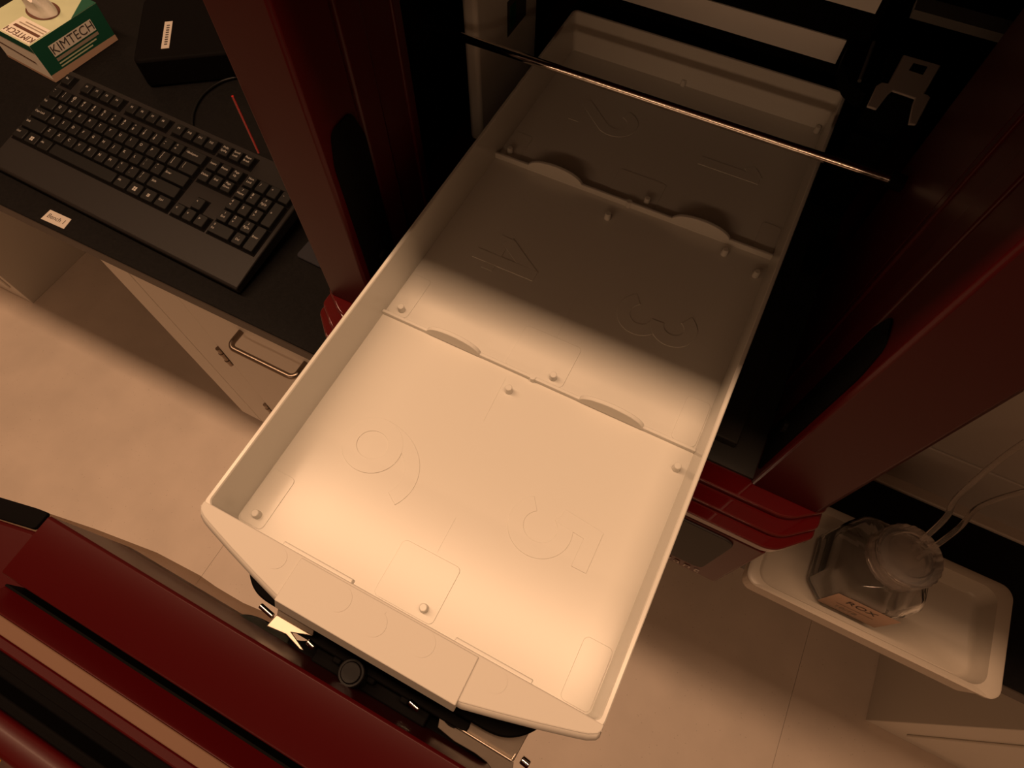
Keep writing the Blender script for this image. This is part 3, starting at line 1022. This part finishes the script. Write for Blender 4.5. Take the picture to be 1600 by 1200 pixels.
# box of wipes
bx = thing('tissue_box', 'green and white carton of lab wipes with a tissue sticking out, behind the keyboard', 'tissue box', (-1.05, 0.5, ZB))
ex = Vector((0.995, -0.095, 0)).normalized()
ey = Vector((0.095, 0.995, 0)).normalized()
o0 = Vector((-1.002, 0.433, ZB))
BW, BD, BH = 0.112, 0.122, 0.060
def bp3(a, b, c0):   # a: left of the near corner, b: into depth, c: up
    return o0 - ex * a + ey * b + Vector((0, 0, c0))
bm = bmesh.new()
vs = [bm.verts.new(bp3(a, b, c0)) for c0 in (0.0005, BH) for b in (0, BD) for a in (BW, 0)]
for f, mi in (((0, 2, 3, 1), 0), ((4, 5, 7, 6), 2), ((0, 1, 5, 4), 3), ((2, 6, 7, 3), 0), ((0, 4, 6, 2), 1), ((1, 3, 7, 5), 1)):
    bm.faces.new([vs[i] for i in f]).material_index = mi
carton = link('carton', bm, 'carton', bx, mats=['carton', 'green', 'green_light', 'carton'], bevel=0.0006, smooth=0)
e = 0.0004
def quad(bm, pts, mi):
    bm.faces.new([bm.verts.new(p) for p in pts]).material_index = mi
bm = bmesh.new()
# right flank: cream wave at the foot, lettering
quad(bm, [bp3(-e, 0.0, 0.001), bp3(-e, BD, 0.001), bp3(-e, BD, 0.010), bp3(-e, 0.0, 0.012)], 4)
quad(bm, [bp3(-e, 0.022, 0.030), bp3(-e, 0.100, 0.030), bp3(-e, 0.100, 0.047), bp3(-e, 0.022, 0.047)], 0)
add_text(bm, 'KIMTECH', 0.0185, frame(bp3(-2 * e, 0.061, 0.0385), ey, (0, 0, 1)), mi=1)
quad(bm, [bp3(-e, 0.022, 0.023), bp3(-e, 0.100, 0.023), bp3(-e, 0.100, 0.0275), bp3(-e, 0.022, 0.0275)], 5)
for k in range(2):
    quad(bm, [bp3(-e, 0.022, 0.0185 - 0.0045 * k), bp3(-e, 0.092 - 0.01 * k, 0.0185 - 0.0045 * k), bp3(-e, 0.092 - 0.01 * k, 0.0205 - 0.0045 * k), bp3(-e, 0.022, 0.0205 - 0.0045 * k)], 6)
# near face: green band at the top, brown line
quad(bm, [bp3(0, -e, BH - 0.012), bp3(BW, -e, BH - 0.012), bp3(BW, -e, BH), bp3(0, -e, BH)], 2)
quad(bm, [bp3(0.02, -e, 0.024), bp3(BW - 0.004, -e, 0.030), bp3(BW - 0.004, -e, 0.033), bp3(0.02, -e, 0.027)], 3)
quad(bm, [bp3(0, -e, 0.001), bp3(BW, -e, 0.001), bp3(BW, -e, 0.006), bp3(0, -e, 0.006)], 4)
# top: cream panel with upside-down lettering and bars, green far corner
zt = BH + e
quad(bm, [bp3(0.002, 0.002, zt), bp3(0.066, 0.002, zt), bp3(0.066, 0.040, zt), bp3(0.002, 0.040, zt)], 0)
add_text(bm, 'KIMTECH', 0.0150, frame(bp3(0.034, 0.0105, zt + e), -ex, -ey), mi=3)
quad(bm, [bp3(0.004, 0.019, zt + e), bp3(0.060, 0.019, zt + e), bp3(0.060, 0.024, zt + e), bp3(0.004, 0.024, zt + e)], 3)
quad(bm, [bp3(0.004, 0.028, zt + e), bp3(0.058, 0.028, zt + e), bp3(0.058, 0.030, zt + e), bp3(0.004, 0.030, zt + e)], 5)
quad(bm, [bp3(0.004, 0.033, zt + e), bp3(0.05, 0.033, zt + e), bp3(0.05, 0.035, zt + e), bp3(0.004, 0.035, zt + e)], 5)
quad(bm, [bp3(0, 0.075, zt), bp3(0.028, BD, zt), bp3(0, BD, zt)], 2)
link('carton_print', bm, 'carton', carton, mats=['carton', 'ink', 'green', 'brown', 'carton_tan', 'ink_soft', 'green_light'], smooth=0)
bm = bmesh.new()
ring = [bp3(0.052 + 0.030 * math.cos(t), 0.066 + 0.021 * math.sin(t), BH + 0.0006) for t in [2 * math.pi * k / 40 for k in range(40)]]
bm.faces.new([bm.verts.new(p) for p in ring])
link('opening', bm, 'brown', carton, smooth=0)
bm = bmesh.new()
rings = []
for j in range(9):
    t = j / 8
    rr = []
    for k in range(36):
        a = 2 * math.pi * k / 36
        fold = 1 + (0.20 + 0.25 * t) * math.sin(5 * a + 1.5 * t) * (0.3 + t) * 0.6
        rad = (0.024 * (1 - t) + 0.012 * t) * fold
        rr.append(bp3(0.052 + rad * math.cos(a) * 1.15 - 0.008 * t, 0.066 + rad * math.sin(a) * 0.7 - 0.010 * t * t, BH + 0.0008 + 0.032 * t ** 0.8 + 0.005 * t * math.sin(3 * a)))
    rings.append(rr)
loft(bm, rings)
link('tissue', bm, 'tissue', bx)

# dark device with a white strip label
dv = thing('desk_device', 'black desktop device with a narrow white strip label behind the keyboard', 'device', (-0.9, 0.6, ZB))
ca = at(258, 76, ZB + 0.045); cb = at(264, 34, ZB + 0.045)
d1 = (cb - ca).normalized(); d2 = Vector((d1.y, -d1.x, 0))
cen = (ca + cb) / 2
bm = bmesh.new()
pts = [cen + d1 * a + d2 * b for a, b in ((-0.055, -0.045), (-0.055, 0.10), (0.10, 0.10), (0.10, -0.045))]
prism(bm, rcorner([p[:2] for p in pts], 0.012), ZB + 0.0005, ZB + 0.045)
link('housing', bm, 'black', dv, bevel=0.004)
bm = bmesh.new()
h1, h2 = (cb - ca).length / 2, 0.0058
prism(bm, [(cen + d1 * a + d2 * b)[:2] for a, b in ((-h1, -h2), (-h1, h2), (h1, h2), (h1, -h2))], ZB + 0.0448, ZB + 0.0456)
for k in range(9):
    a = -h1 + 0.008 + k * (2 * h1 - 0.014) / 9
    quad(bm, [Vector((*(cen + d1 * (a + u_) + d2 * v_)[:2], ZB + 0.0459)) for u_, v_ in ((0, -0.002), (0.0028, -0.002), (0.0028, 0.0025), (0, 0.0025))], 1)
link('strip_label', bm, 'paper', dv, mats=['paper', 'ink'], smooth=0)

bm = bmesh.new()
tube(bm, smooth_path([at(372, 120, ZB + .003), at(345, 128, ZB + .003), at(318, 147, ZB + .003), at(303, 172, ZB + .003), at(300, 200, ZB + .003), at(305, 222, ZB + .003)]), 0.0021)
tag(link('keyboard_cable', bm, 'key'), 'thin dark cable curving from the keyboard across the worktop', 'cable')

bm = bmesh.new()
pm = [at(463, 402, ZB), at(490, 415, ZB)]
d = (pm[1] - pm[0]).normalized(); n = Vector((-d.y, d.x, 0))
a = pm[0]; b = pm[0] + d * 0.12
prism(bm, rcorner([a[:2], b[:2], (b + n * 0.16)[:2], (a + n * 0.16)[:2]], 0.006), ZB + 0.0003, ZB + 0.004)
tag(link('mouse_mat', bm, 'pad', bevel=0.001), 'slate mat lying beside the left red post of the instrument', 'mat')

# grey unit at the back right
g = thing('bench_unit', 'large grey unit with seamed front standing on the worktop behind the bottle', 'unit', (0.6, 0.6, ZB))
bm = bmesh.new()
box(bm, 0.185, 1.2, 0.373, 0.95, ZB + 0.004, ZB + 0.082)
link('lower_panel', bm, 'inst', g, bevel=0.002)
bm = bmesh.new()
box(bm, 0.185, 1.2, 0.3722, 0.95, ZB + 0.0842, 1.16)
link('upper_panel', bm, 'inst', g, bevel=0.002)
bm = bmesh.new()
extrude_yz(bm, [(0.203, 1.30), (0.203, 1.46), (0.95, 1.46), (0.95, 1.16), (0.3722, 1.16), (0.3722, 1.25)], 0.185, 1.2)
link('added_overhang', bm, 'inst', g, bevel=0.004)  # unseen overhang, added to shade the pan and bottle
bm = bmesh.new()
box(bm, 0.185, 1.2, 0.376, 0.94, ZB + 0.08, ZB + 0.086)
link('seam', bm, 'inst_edge', g)  # lighter strip paints the highlight along the panel seam
bm = bmesh.new()
box(bm, 0.185, 1.2, 0.361, 0.94, ZB, ZB + 0.0055)
link('foot_rail', bm, 'inst_edge', g, bevel=0.0015)

# white pan with the bottle
pn = thing('shallow_pan', 'shallow white plastic pan on the worktop edge holding the clear bottle', 'pan', (0.27, 0.237, ZB))
bm = bmesh.new()
px0, px1, py0, py1 = 0.153, 0.382, 0.187, 0.294
PZR = 0.800
loft(bm, [R3(rrect(px0 + 0.006, px1 - 0.006, py0 + 0.005, py1 - 0.005, 0.010), ZB + 0.0004),
          R3(rrect(px0 + 0.003, px1 - 0.003, py0 + 0.002, py1 - 0.002, 0.011), PZR - 0.006),
          R3(rrect(px0, px1, py0, py1, 0.012), PZR - 0.004), R3(rrect(px0, px1, py0, py1, 0.012), PZR - 0.001),
          R3(rrect(px0 + 0.0015, px1 - 0.0015, py0 + 0.0015, py1 - 0.0015, 0.011), PZR),
          R3(rrect(px0 + 0.010, px1 - 0.012, py0 + 0.006, py1 - 0.008, 0.014), PZR - 0.002),
          R3(rrect(px0 + 0.016, px1 - 0.016, py0 + 0.010, py1 - 0.012, 0.014), PZR - 0.018),
          R3(rrect(px0 + 0.020, px1 - 0.020, py0 + 0.013, py1 - 0.015, 0.012), PZR - 0.022)])
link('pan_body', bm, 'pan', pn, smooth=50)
PF = PZR - 0.022

bt = thing('reagent_bottle', 'clear square plastic bottle with a ribbed frosted cap standing in the white pan', 'bottle', (0.255, 0.247, PF))
bcx, bcy = 0.2485, 0.2430
def oct_ring(h, c0, z, n=4):
    # square with cut corners
    return [(bcx + p[0], bcy + p[1], z) for p in rcorner([(-h, -h + c0), (-h + c0, -h), (h - c0, -h), (h, -h + c0), (h, h - c0), (h - c0, h), (-h + c0, h), (-h, h - c0)], 0.004, n)]
def circ(r, z, n=40, ph=math.radians(202.5)):
    return [(bcx + r * math.cos(2 * math.pi * k / n + ph), bcy + r * math.sin(2 * math.pi * k / n + ph), z) for k in range(n)]
H = 0.0385
bm = bmesh.new()
def body(s, z0, ztop):
    rs = [oct_ring(H * s - 0.006, 0.014, z0), oct_ring(H * s - 0.001, 0.015, z0 + 0.004), oct_ring(H * s, 0.015, z0 + 0.010), oct_ring(H * s, 0.015, z0 + 0.062), oct_ring(H * s - 0.003, 0.016, z0 + 0.070)]
    return rs
rs = body(1.0, PF + 0.0004, 0)
rs += [circ(0.0265, PF + 0.080), circ(0.0225, PF + 0.084), circ(0.0225, PF + 0.096)]
rs += [circ(0.0205, PF + 0.096), circ(0.0205, PF + 0.084), circ(0.0245, PF + 0.0785)]
rs += [oct_ring(H - 0.0048, 0.016, PF + 0.069), oct_ring(H - 0.0018, 0.015, PF + 0.061), oct_ring(H - 0.0018, 0.015, PF + 0.011), oct_ring(H - 0.008, 0.014, PF + 0.0030)]
loft(bm, rs)
body_o = link('bottle_body', bm, 'clear', bt, smooth=40)
# ribbed cap
bm = bmesh.new()
rings = []
N = 96
for (r, z, rib) in ((0.0262, PF + 0.084, 1), (0.0262, PF + 0.104, 1), (0.0250, PF + 0.1065, 0), (0.0190, PF + 0.1070, 0), (0.0180, PF + 0.1055, 0)):
    rings.append([(bcx + (r + (0.0006 if (rib and k % 4 < 2) else 0)) * math.cos(2 * math.pi * k / N), bcy + (r + (0.0006 if (rib and k % 4 < 2) else 0)) * math.sin(2 * math.pi * k / N), z) for k in range(N)])
loft(bm, rings)
link('cap', bm, 'cap', bt, smooth=20)
# handwritten label on the near face
bm = bmesh.new()
ly = bcy - H - 0.0004
quad(bm, [(bcx - 0.026, ly, PF + 0.010), (bcx + 0.028, ly, PF + 0.010), (bcx + 0.028, ly, PF + 0.054), (bcx - 0.026, ly, PF + 0.054)], 0)
add_text(bm, 'ROX', 0.0125, frame((bcx, ly - 0.0004, PF + 0.042), (1, 0, 0), (0, 0, 1)), mi=1)
add_text(bm, '______', 0.011, frame((bcx, ly - 0.0004, PF + 0.034), (1, 0, 0), (0, 0, 1)), mi=1)
add_text(bm, '10/18', 0.009, frame((bcx - 0.004, ly - 0.0004, PF + 0.020), (1, 0, 0), (0, 0, 1)), mi=2)
link('bottle_label', bm, 'paper', bt, mats=['carton_tan', 'ink', 'ink_soft'], smooth=0)
for k, (a, b, c0) in enumerate((((1500, 772, 0.95), (1600, 692, 1.01), (1720, 640, 1.03)), ((1530, 792, 0.91), (1600, 768, 0.94), (1720, 748, 0.97)))):
    bm = bmesh.new()
    st = Vector((bcx + 0.004 * k, bcy + 0.006 - 0.008 * k, PF + 0.1065))
    tube(bm, smooth_path([st, (st + at(*a)) / 2 + Vector((0, 0, 0.012)), at(*a), at(*b), at(*c0)]), 0.0022, 12)
    tag(link('tubing', bm, 'tube'), ('upper of the two clear tubes leaving the bottle cap', 'lower of the two clear tubes leaving the bottle cap')[k], 'tube', 'clear tubes from the bottle')
